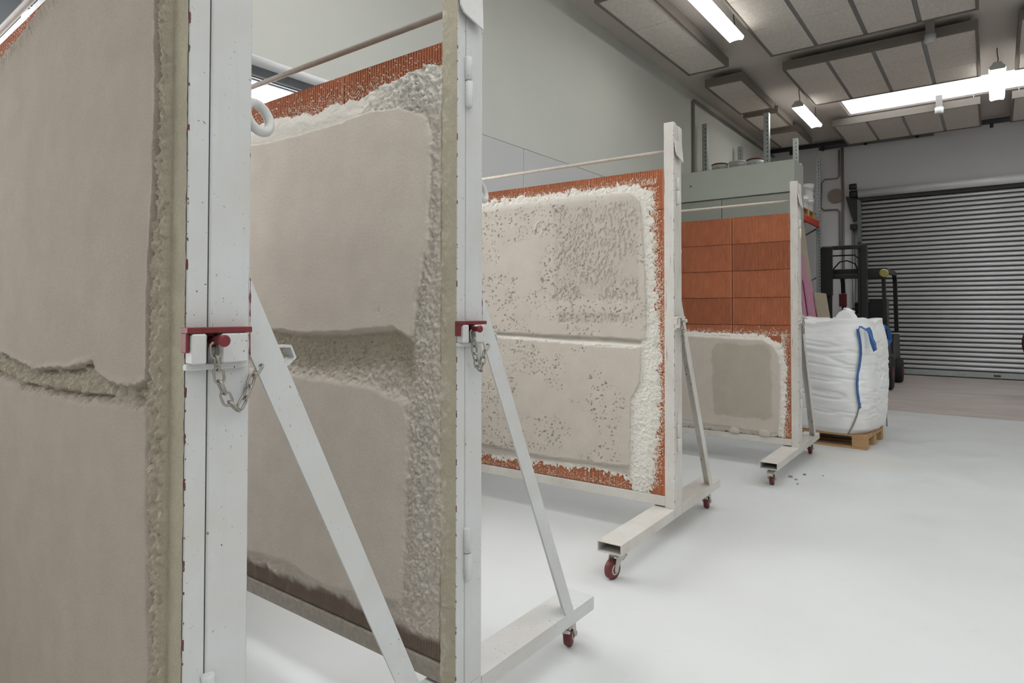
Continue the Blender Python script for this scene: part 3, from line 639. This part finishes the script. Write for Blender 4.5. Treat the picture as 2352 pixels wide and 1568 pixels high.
def stand(k, X, Y, yaw, label, paintm, step, fine):
    r = tag(empty('plaster_test_stand', (X, Y, 0), yaw), label, 'test stand', 'wheeled plaster test stands in a row')
    pm = paintm; UL = -(2*W+PW)      # u of the far (left) outer face
    sp = ['dirty_metal' if k < 2 else pm]
    for side in (0, 1):
        def U(a, b): return (a, b) if side == 0 else (UL-b, UL-a)
        MB().box(*U(-W, 0), 0, S_-.0015, ZBT, ZTOP, .002).build('frame_stile', pm, r)
        po = MB().box(*U(-W, 0), S_+.0015, D, ZBT, ZTOP-.01, .003).build('upright', pm, r)
        # seam packing, dark gap between stile and upright
        MB().box(*U(-W+.006, -.006), S_-.003, S_+.003, ZBT+.002, ZTOP-.03).build('seam', 'dark_gasket', po)
        for z0, z1, z2 in ((.5443, .6275, .7081), (2.06, 2.1459, 2.2243)):
            cu = .006 if side == 0 else UL-.006
            hm = MB(); hm.lathe([(.010, z1+.002), (.0125, z1+.004), (.0125, z2-.003), (.010, z2)], (cu, S_+.004, 0), 16); hi = hm.build('hinge', pm, r)
            hm = MB(); hm.lathe([(.0105, z0), (.013, z0+.006), (.013, z1-.002), (.0105, z1)], (cu+.001, S_+.006, 0), 16); hm.build('hinge_barrel', pm, hi)
        # foot beam: hollow rectangular tube
        b0, b1 = U(-BW, 0); t_ = .006; m = MB()
        m.box(b0, b1, VN, VF, ZBT-t_, ZBT, .0015); m.box(b0, b1, VN, VF, ZBB, ZBB+t_, .0015); m.box(b0, b0+t_, VN, VF, ZBB+t_*.7, ZBT-t_*.7); m.box(b1-t_, b1, VN, VF, ZBB+t_*.7, ZBT-t_*.7)
        m.build('foot_beam', pm if k < 3 else 'dusty_paint', r)
        caster(r, (b0+b1)/2, VN+.085, (2.95, 2.9, 2.95, .12)[k]+side*.4); caster(r, (b0+b1)/2, VF-.10, (.3, .35, .15, .1)[k]+side*.3)
        # angle-iron brace
        e1 = [(D-.004, 1.475), (D-.004, 1.322), (.6465, ZBT), (.706, ZBT)]; th = .006
        x0, x1 = U(-th, 0) if side == 0 else (UL, UL+th)
        m = MB(); m.prism(e1, x0, x1, 'X')
        fl = [(D-.004, 1.475), (D-.004, 1.475-.014), (.700, ZBT), (.706, ZBT)]
        fx0, fx1 = (-.058, -th) if side == 0 else (UL+th, UL+.058)
        m.prism(fl, fx0, fx1, 'X'); br = m.build('brace', pm, r)
        if side == 0:
            m = MB(); m.tube([(-.045, .185, 1.325), (-.045, .237, 1.323), (-.045, .248, 1.298), (-.045, .23, 1.283), (-.045, .205, 1.283)], 1, flat=(.016, .003)); m.build('bracket_loop', pm, br)
        # lug plate at the head of the upright
        s = 1 if side == 0 else -1; o = 0 if side == 0 else UL
        m = MB(); m.prism([(.0, 2.452), (-.004, 2.372), (.008, 2.352), (.098, 2.325), (.116, 2.452)], o+s*.001, o+s*.007, 'X')
        bmesh.ops.rotate(m.bm, cent=(o, 0, 2.452), matrix=Matrix.Rotation(-s*.15, 3, 'Y'), verts=list(m.bm.verts))
        m.box(min(o, o+s*.007), max(o, o+s*.007), .062, .120, 2.448, 2.545, .001); m.build('lug_plate', pm, r)
        # ring behind the upright
        m = MB(); R = Matrix.Rotation(math.radians(RING), 3, Vector((0, 1, -1)).normalized()); ce = Vector((o-s*.03, D+.03, 1.808))
        m.tube([ce + R @ Vector((0, (.032)*math.cos(2*PI*q/24), (.032)*math.sin(2*PI*q/24))) for q in range(24)], .0105, 12, closed=True); m.build('lifting_ring', pm, r)
        # latch
        red = 'red_paint' if k < 2 else 'dusty_paint'
        def L(a, b): return (a, b) if side == 0 else (UL-b, UL-a)
        lm = MB(); lm.box(*L(.0, .028), -.010, .116, 1.358, 1.369, .001); lm.box(*L(.0, .022), -.010, -.004, 1.322, 1.358, .001); lm.box(*L(.0, .006), -.004, .114, 1.33, 1.36)
        la = lm.build('latch_plate', red, r)
        bm_ = MB(); bm_.box(*L(.001, .030), -.002, .026, 1.300, 1.357, .003); bm_.box(*L(.001, .030), .054, .108, 1.300, 1.357, .003); bm_.box(*L(.0, .014), -.006, .114, 1.288, 1.300, .002); bm_.build('latch_block', pm, la)
        pn = MB(); q = 1 if side == 0 else -1; o = 0 if side == 0 else UL
        pn.lathe([(.008, o+q*.004), (.008, o+q*.052), (.0105, o+q*.054), (.0115, o+q*.060), (.009, o+q*.064)], (0, .044, 1.344), 18, 'X'); pin = pn.build('lock_pin', red, r)
        path = [(.030, .040, 1.338), (.034, .042, 1.304), (.032, .050, 1.262), (.03, .064, 1.231), (.026, .082, 1.213), (.02, .098, 1.215), (.014, .112, 1.232), (.008, .125, 1.26), (.005, .148, 1.288)]
        chain(pin, [(p[0] if side == 0 else UL-p[0], p[1], p[2]) for p in path])
    # frame rails and the bricks they hold
    MB().box(UL+W, -W, 0, .10, ZRB, ZB-.001, .002).build('frame_rail', 'dirty_metal' if k == 1 else pm, r)
    MB().tube([(UL+W-.01, .055, 2.401), (-W+.01, .055, 2.401)], .011, 12).build('top_rod', 'rod_steel' if k < 2 else 'rod_light', r)
    if k == 0: MB().box(UL+W, -W, .02, .03, ZT, ZT+.03).build('retaining_strip', 'galvanised', r)
    for j in range(4):
        for i in range(8):
            b = link('brick', BRICK, r, (-W-j*.52-.002, VB+.0085, ZB+i*.25225+.0015))
    MB().box(UL+W, -W, VB+.1055, VB+.112, ZB, ZT).build('bounce_board', 'wall_panel', r)  # unseen pale board added to bounce light onto the stand behind
    plaster(k, r, step, fine); flecks(k, r)
    return r
stand(0, -1.2116, .5911, -.0386, 'white wheeled stand with grey plaster filling the panel to its crusty edge post', 'white_paint', .0040, 1.42)
stand(1, -1.3594, 1.5132, .001, 'white wheeled stand with two plaster fields, rough mortar strip and dark bare brick foot', 'white_paint', .0046, 1.35)
stand(2, -1.5557, 3.7062, .0273, 'white wheeled stand with pocked pale plaster framed by bare orange brick edges', 'dusty_paint', .0056, 1.55)
stand(3, -1.3847, 6.0493, .0104, 'white wheeled stand with bare orange bricks above and plaster on lower half only', 'dusty_paint', .0075, 1.15)

# ------------------------------------------------------------------ booth, rack, buckets
bo = tag(empty('grey_booth', (-3.42, 10.9, 0)), 'tall grey-green panelled booth between left wall and leaning boards', 'booth')
MB().box(-.94, .93, -.24, .34, 0, 3.74).build('body', 'booth_recess', bo)
MB().box(-.95, .94, -.3, -.24, 3.29, 3.79, .004).build('fascia', 'booth_panel', bo)
MB().box(-.945, -.2, -.285, -.24, .05, 3.27, .003).build('front_panel', 'booth_recess', bo); MB().box(-.19, .935, -.285, -.24, .05, 3.27, .003).build('front_panel', 'booth_recess', bo)
MB().box(.93, .94, -.24, .34, 0, 3.79).build('side_panel', 'booth_recess', bo)
MB().lathe([(.012, -.32), (.012, -.29)], (-.72, 0, 3.55), 10, 'Y').build('bolt', 'dark_gasket', bo)

rk = tag(empty('pallet_rack', (-3.7, 13.6, 0)), 'tall galvanised pallet rack with red beams along the left wall', 'rack')
RY = [-2.0, 0.05, 2.1]
for y in RY:
    for x in (-.55, .55):
        m = MB(); s = -1 if x > 0 else 1
        m.box(x-.045, x+.045, y-.045, y-.039, 0, 4.88); m.box(x-.045, x-.039, y-.039, y+.04, 0, 4.88); m.box(x+.039, x+.045, y-.039, y+.04, 0, 4.88)
        up = m.build('upright', 'galvanised', rk)
        hm = MB()
        for q in range(60): hm.box(x+.012, x+.026, y-.0465, y-.044, .4+q*.074, .43+q*.074)
        hm.build('slot_row', 'dark_gasket', up)
    for z in (.5, 1.6, 2.7): MB().tube([(-.55, y, z), (.55, y, z+.6)], .018, 6).build('diagonal', 'galvanised_dark', rk)
for z0 in (1.3, 3.3):
    for a, b in zip(RY, RY[1:]):
        z = z0+(.13 if z0 > 2 and a < -1 else 0)
        for x in (-.55, .55): MB().box(x-.025, x+.03, a+.045, b-.045, z, z+.13, .003).build('beam', 'rack_red', rk)
        MB().box(-.56, .56, a+.05, b-.05, z+.131, z+.15).build('shelf', 'board_beige', rk)
BP = [(.0, 0), (.125, 0), (.13, .01), (.143, .235), (.15, .237), (.15, .262), (.146, .265), (.144, .3), (.155, .302), (.157, .318), (.13, .322)]
bb = MB(); bb.lathe([(.12, 0), (.125, .004), (.142, .24), (.150, .242), (.150, .266), (.144, .268), (.146, .298)], (0, 0, 0), 28)
BM = bpy.data.meshes.new('bucket_body'); bmesh.ops.recalc_face_normals(bb.bm, faces=bb.bm.faces); bb.bm.to_mesh(BM); bb.bm.free(); BM.materials.append(M['bucket_white'])
lb = MB(); lb.lathe([(.152, .296), (.156, .30), (.156, .314), (.14, .322), (.13, .318)], (0, 0, 0), 28)
LM = bpy.data.meshes.new('lid'); bmesh.ops.recalc_face_normals(lb.bm, faces=lb.bm.faces); lb.bm.to_mesh(LM); lb.bm.free(); LM.materials.append(M['bucket_white'])
LR = LM.copy(); LR.materials.clear(); LR.materials.append(M['machine_red'])
def bucket(x, y, z, label, red, group):
    b = tag(empty('plastic_bucket', (x, y, z)), label, 'bucket', group)
    link('bucket_body', BM, b); link('lid', LR if red else LM, b)
    h = MB(); h.tube([(.152*math.cos(t), .152*math.sin(t), .25-.10*math.sin((t+PI/2)/PI*PI)) for t in [(-PI/2+PI*i/10) for i in range(11)]], .004, 6); h.build('handle', 'galvanised', b)
SZ = 3.451
for (x, red, lab) in ((-4.17, True, 'red-lidded white bucket on the rack behind the booth, next to the wall'), (-3.84, False, 'white-lidded bucket on the rack between the two red-lidded ones'), (-3.51, True, 'red-lidded white bucket on the rack behind the booth, nearer the slotted upright')):
    bucket(x, 12.15, SZ+.13, 'lower white bucket stacked under the ' + lab.split(' on ')[0] + (' next to the wall' if x < -4 else ' nearer slotted upright' if red else ' between red ones'), False, 'buckets on the rack'); bucket(x, 12.15, SZ+.453, lab, red, 'buckets on the rack')
SZ += .151
p2 = tag(empty('pallet', (-3.55, 14.75, SZ-.151), PI/2), 'wooden pallet on the rack shelf under the white buckets', 'pallet')
for y in (-.35, 0, .35):
    for x in (-.53, 0, .53): MB().box(x-.07, x+.07, y-.05, y+.05, .0, .122, .003).build('block', 'pallet_wood', p2)
for i in range(6): MB().box(-.75, .75, -.4+i*.14, -.4+i*.14+.1, .122, .144, .002).build('deck_board', 'pallet_wood', p2)
for i in range(2): bucket(-3.32, 15.35, SZ-.006+.323*i, ('bottom', 'top')[i]+' white bucket of the two-high stack at the end of the rack shelf', False, 'buckets at the rack end')
bucket(-3.34, 14.95, SZ-.006, 'single white bucket beside the two-high stack on rack shelf', False, 'buckets at the rack end')
for i in range(3): bucket(-3.4, 14.58, SZ-.006+.323*i, ('bottom', 'middle', 'top')[i]+' white bucket of the three-high stack on the rack shelf', False, 'buckets at the rack end')

# ------------------------------------------------------------------ leaning boards
def leaning(name, y0, y1, L, foot, topx, th, mat, label, cat):
    ang = math.asin((foot-topx)/L); o = tag(MB().box(-th, 0, y0, y1, 0, L, .002).build(name, mat), label, cat); o.location = (foot, 0, .002+0); o.rotation_euler = (0, -ang, 0); return o
leaning('wood_board', 10.3, 11.15, 2.85, -2.13, -2.475+.02, .02, 'board_beige', 'tall beige board leaning on the side of the grey booth', 'board')
leaning('insulation_board', 10.25, 10.7, 2.3, -2.08, -2.36, .03, 'xps_pink', 'pink foam board leaning between booth and white bulk bag', 'board')
leaning('insulation_board', 10.35, 10.78, 1.9, -2.03, -2.27, .03, 'xps_pink', 'shorter pink foam board leaning against the taller one', 'board')
leaning('wood_board', 10.75, 11.6, 1.72, -1.97, -2.22, .02, 'board_beige', 'short beige board leaning in front of the taller beige one', 'board')

# ------------------------------------------------------------------ forklift
fk = tag(empty('forklift', (-2.05, 13.1, 0)), 'black forklift truck parked before the roller door', 'forklift')
def ch(x, w, y0, y1, z0, z1, name, mat='black_machine'):
    m = MB(); m.box(x-w/2, x+w/2, y0, y1, z0, z1, .006); return m.build(name, mat, fk)
for s, x in ((-1, -.46), (1, .18)):
    ch(x, .10, -.08, .06, .08, 2.62, 'mast_rail'); ch(x-s*.075, .05, -.05, .04, .08, 2.68 if s > 0 else 2.62, 'inner_rail')
    MB().tube([(x-s*.03, .09, .2), (x-s*.03, .09, 2.3)], .03, 10).build('lift_cylinder', 'galvanised_dark', fk)
ch(-.14, .72, -.07, .03, 2.55, 2.62, 'mast_crossbar'); ch(-.14, .56, -.02, .05, 2.02, 2.09, 'mast_crossbar'); ch(-.14, .66, -.02, .06, .55, .65, 'mast_crossbar')
MB().tube([(-.36, -.02, 2.05), (-.32, -.02, 2.2), (-.22, -.02, 2.32), (-.1, -.02, 2.34), (.03, -.02, 2.28), (.1, -.02, 2.12)], .014, 6).build('hose', 'rubber', fk)
MB().tube([(-.38, 0, 2.44), (.02, 0, 2.44), (.1, 0, 2.36), (.1, 0, 2.1)], .014, 6).build('hose', 'rubber', fk)
ch(-.42, .2, -.16, -.1, 1.7, 2.6, 'load_guard'); ch(-.14, .9, -.2, -.12, .35, .45, 'carriage'); ch(-.14, .9, -.2, -.12, .75, .83, 'carriage')
for x in (-.38, .1): MB().prism([(-.12, .9), (-.165, .9), (-.165, .06), (-1.1, .03), (-1.1, .05), (-.12, .1)], x-.05, x+.05, 'X').build('fork', 'black_machine', fk)
# overhead guard
ch(.0, 1.0, .18, .28, 2.02, 2.2, 'guard_front'); 
for i in range(6): MB().box(-.44, .44, .4+i*.2, .44+i*.2, 2.14, 2.18).build('guard_slat', 'black_machine', fk)
for x in (-.47, .47):
    MB().tube([(x, .22, 2.16), (x, 1.55, 2.16), (x, 1.68, 2.12), (x, 1.76, 2.0), (x, 1.95, 1.0)], 1, flat=(.035, .04)).build('guard_pillar', 'black_machine', fk)
    MB().tube([(x-.03*(1 if x > 0 else -1), .3, 2.1), (x, .42, .8)], 1, flat=(.03, .03)).build('guard_pillar', 'black_machine', fk)
    hl = MB(); hl.lathe([(.055, .10), (.075, .12), (.075, .18)], (x, 0, 2.1), 18, 'Y'); hl.build('work_light', 'brass_lamp', fk)
b = MB(); b.prism([(.35, .3), (.35, .75), (.7, .85), (.8, .6), (1.1, .6), (1.15, .95), (2.1, .95), (2.25, .5), (2.2, .25)], -.5, .5, 'X'); b.build('chassis', 'black_machine', fk)
ch(0, .45, 1.1, 1.6, .95, 1.1, 'seat', 'rubber'); MB().box(-.22, .22, 1.5, 1.62, 1.1, 1.6, .03).build('seat_back', 'rubber', fk)
ch(0.3, .3, .7, 1.0, .8, 1.65, 'cowl'); MB().tube([(-.05, .62, .85), (-.05, .8, 1.35)], .03, 8).build('steering_column', 'black_machine', fk)
MB().tube([(-.05+.16*math.cos(2*PI*i/20), .82+.1*math.sin(2*PI*i/20), 1.38+.1*math.sin(2*PI*i/20)) for i in range(20)], .014, 6, closed=True).build('steering_wheel', 'rubber', fk)
MB().box(-.33, -.2, .5, .56, 1.5, 1.75, .01).build('control_box', 'machine_red', fk)
for x in (-.5, .5):
    for y, rr in ((.25, .3), (1.75, .24)):
        wm = MB(); wm.lathe([(rr*.5, -.09), (rr*.92, -.09), (rr, -.06), (rr, .06), (rr*.92, .09), (rr*.5, .09)], (x, y, rr), 26, 'X'); wo = wm.build('tyre', 'rubber', fk)
        wm = MB(); wm.lathe([(rr*.2, -.1), (rr*.48, -.085), (rr*.48, .085), (rr*.2, .1)], (x, y, rr), 20, 'X'); wm.build('hub', 'machine_red', wo)

# ------------------------------------------------------------------ bulk bag on pallet
pt = tag(empty('pallet', (-1.615, 7.78, 0), -.06), 'wooden pallet under the white bulk bag', 'pallet')
for y in (-.35, 0, .35):
    MB().box(-.6, .6, y-.05, y+.05, 0, .022, .002).build('bottom_board', 'pallet_wood', pt)
    for x in (-.53, 0, .53): MB().box(x-.07, x+.07, y-.05, y+.05, .022, .100, .003).build('block', 'pallet_wood', pt)
for x in (-.53, 0, .53): MB().box(x-.07, x+.07, -.4, .4, .100, .122, .002).build('stringer', 'pallet_wood', pt)
for i in range(6): MB().box(-.6, .6, -.4+i*.14, -.4+i*.14+.1, .122, .144, .002).build('deck_board', 'pallet_wood', pt)

def bulk_bag():
    r = tag(empty('bulk_bag', (-1.45, 7.80, .144), -.16), 'white woven bulk bag with blue lifting straps standing on the pallet', 'bag')
    nt, nz = 160, 120; th = np.linspace(0, 2*PI, nt, endpoint=False); q = np.linspace(0, 1, nz)
    T, Q = np.meshgrid(th, q, indexing='ij')
    Zc = 1.17*Q
    n = 4.2-1.0*np.sin(PI*Q)
    half = .455+.055*np.sin(PI*np.clip(Q*1.05, 0, 1))**.7 + .02*Q
    bot = sstep(Q, 0, .05); half = half*(.93+.07*bot)
    c, s = np.cos(T), np.sin(T); rad = half/(np.abs(c)**n+np.abs(s)**n)**(1/n)
    wr = vnoise(T*1.2+7*np.sin(T), Q*14, 1.0, 91, 3)-.5; fold = (1-np.abs(2*vnoise(np.sin(T)*2+3, Q*11+np.cos(T)*.6, 1.3, 92, 3)-1))
    rad = rad + .013*wr*(sstep(Q, .03, .15)) - .009*sstep(fold, .8, .97)*sstep(Q, .05, .2)*(1-sstep(Q, .75, .9))
    pinch = sstep(Q, .78, 1.0); rad = rad*(1-.05*pinch)+.03*np.sin(T*4+.8)*0
    corner = np.abs(np.sin(2*T)); Zc = Zc + pinch*(.05*corner-.03+.05*(vnoise(np.cos(T)*2, np.sin(T)*2, 1.5, 95, 2)-.5))
    X, Y = rad*c, rad*s
    V = np.stack([X, Y, Zc], -1).reshape(-1, 3); idx = np.arange(nt*nz).reshape(nt, nz); nx = np.roll(idx, -1, 0)
    F = np.stack([idx[:, :-1], nx[:, :-1], nx[:, 1:], idx[:, 1:]], -1).reshape(-1, 4)
    # folded top sheet
    rings = [V]; prev = idx[:, -1]; fs = [F]; base = len(V); topx = V[idx[:, -1]]
    for j, (f, dz) in enumerate(((.9, -.02), (.72, -.05), (.5, -.06), (.28, -.04), (.12, .0))):
        nn = vnoise(np.cos(th)*3*f, np.sin(th)*3*f, 2., 97+j, 3)-.5
        R = topx.copy(); R[:, :2] *= f; R[:, 2] += dz+.06*nn*(1-f*.5); rings.append(R); cur = base+np.arange(nt); base += nt
        fs.append(np.stack([prev, np.roll(prev, -1), np.roll(cur, -1), cur], -1)); prev = cur
    V = np.concatenate(rings); ctr = len(V); V = np.concatenate([V, [[0, 0, float(V[prev][:, 2].mean())]], [[0, 0, 0.0]]])
    fs.append(np.stack([prev, np.roll(prev, -1), np.full(nt, ctr), np.full(nt, ctr)], -1)); F = np.concatenate(fs)
    F = np.concatenate([F[:-nt], ]); tri = np.stack([prev, np.roll(prev, -1), np.full(nt, ctr)], -1)
    me = bpy.data.meshes.new('sack'); b0 = idx[:, 0]; bt = np.stack([np.roll(b0, -1), b0, np.full(nt, ctr+1)], -1)
    me.from_pydata(V.tolist(), [], F.tolist()+tri.tolist()+bt.tolist()); me.polygons.foreach_set('use_smooth', np.ones(len(me.polygons), bool)); me.materials.append(M['bag_weave'])
    link('sack', me, r)
    # closure tuft
    m = MB(); m.prism([(-.09, -.02), (-.06, .05), (-.02, .085), (.04, .09), (.08, .06), (.12, -.01), (.02, -.06)], -.06, .06, 'Y'); m.box(-.02, .07, -.02, .1, .05, .1, .01, rot=Matrix.Rotation(.5, 3, 'Y'))
    bmesh.ops.bevel(m.bm, geom=list(m.bm.edges), offset=.012, segments=2, affect='EDGES'); t_ = m.build('tied_neck', 'bag_weave', r, (.25, -.30, 1.185)); 
    # straps at the four corners
    for sx, sy in ((1, -1), (1, 1), (-1, -1), (-1, 1)):
        d = Vector((sx, sy, 0)).normalized(); tn = Vector((-d.y, d.x, 0))
        def rr(z): 
            qz = min(max(z/1.17, 0), 1); hlf = .455+.055*math.sin(PI*min(qz*1.05, 1))**.7+.02*qz; nn = 4.2-math.sin(PI*qz); cc = .70711
            return hlf/((2*cc**nn)**(1/nn))
        P = [d*(rr(z)+.008)*1.0+Vector((0, 0, z))+tn*(.02*math.sin(z*9)) for z in np.linspace(.28, 1.08, 22)]
        m = MB(); m.tube(P, 1, flat=(.026, .004)); m.build('strap', 'strap_blue', r)
        P = [d*(rr(z)+.004)+Vector((0, 0, z))-tn*.10*(1-z/.3)**1.5 for z in np.linspace(.01, .3, 8)]
        m = MB(); m.tube(P, .008, 6); m.build('seam_cord', 'conduit_grey', r)
        a = d*(rr(1.05)+.0)+Vector((0, 0, 1.06)); m = MB()
        lp = [a, a+Vector((0, 0, .05))+d*.01+tn*.02, a+d*.09+tn*.06+Vector((0, 0, .0)), a+d*.13+tn*.10+Vector((0, 0, -.12)), a+d*.10+tn*.12+Vector((0, 0, -.19)), a+d*.05+tn*.12+Vector((0, 0, -.12)), a+d*.02+tn*.11+Vector((0, 0, .0)), a+tn*.1-d*.02+Vector((0, 0, .05))]
        sm_ = []
        for i in range(len(lp)-1):
            for u in (0, .33, .66): sm_.append(lp[i].lerp(lp[i+1], u))
        m.tube(sm_, 1, flat=(.02, .003)); m.build('lifting_loop', 'strap_blue', r)
bulk_bag()

# ------------------------------------------------------------------ hose reel at the frame edge, debris
hr = tag(empty('hose_reel', (.93, 13.5, 0)), 'dark maroon hose reel on a frame before the roller door', 'hose reel')
for y in (-.16, .16):
    MB().tube([(.55*math.cos(2*PI*i/40), y, .88+.5*math.sin(2*PI*i/40)) for i in range(40)], .018, 8, closed=True).build('rim', 'reel_dark', hr)
    for i in range(4): MB().tube([(.55*math.cos(PI*i/4), y, .88+.5*math.sin(PI*i/4)), (-.55*math.cos(PI*i/4), y, .88-.5*math.sin(PI*i/4))], .012, 6).build('spoke', 'reel_dark', hr)
    MB().tube([(-.4, y*1.4, .02), (0, y*1.4, .88), (.4, y*1.4, .02)], .02, 8).build('leg', 'black_machine', hr)
MB().lathe([(.02, -.26), (.02, .26)], (0, 0, .88), 10, 'Y').build('axle', 'black_machine', hr)
hp = []
for i in range(200): a = 2*PI*i/25; hp.append(((.50-.0002*i)*math.cos(a), -.12+.24*(i/199), .88+(.45-.0002*i)*math.sin(a)))
MB().tube(hp, .02, 6).build('hose', 'reel_dark', hr)
for i, (x, y, s) in enumerate(((-1.388, 5.76, .018), (-1.312, 5.909, .015), (-1.333, 5.70, .012), (-1.177, 5.975, .008), (-1.288, 5.563, .01))):
    m = MB(); m.prism([(-s, -s*.6), (s, -s*.5), (s*.6, s*.7), (-s*.3, s*.8)], 0, s*.8, 'Z')
    o = tag(m.build('plaster_crumb', 'debris_plaster', None, (x, y, 0)), ('largest dry plaster crumb on the white floor beside the stand with bare bricks', 'second largest plaster crumb, lying between the largest one and the bulk bag pallet', 'mid-sized plaster crumb lying right next to the largest one on the floor', 'tiniest plaster crumb, lying apart from the others on the white floor', 'small plaster crumb farthest from the pallet on the white floor')[i], 'crumb', 'plaster crumbs on the floor'); o.rotation_euler = (0, 0, i*1.3)
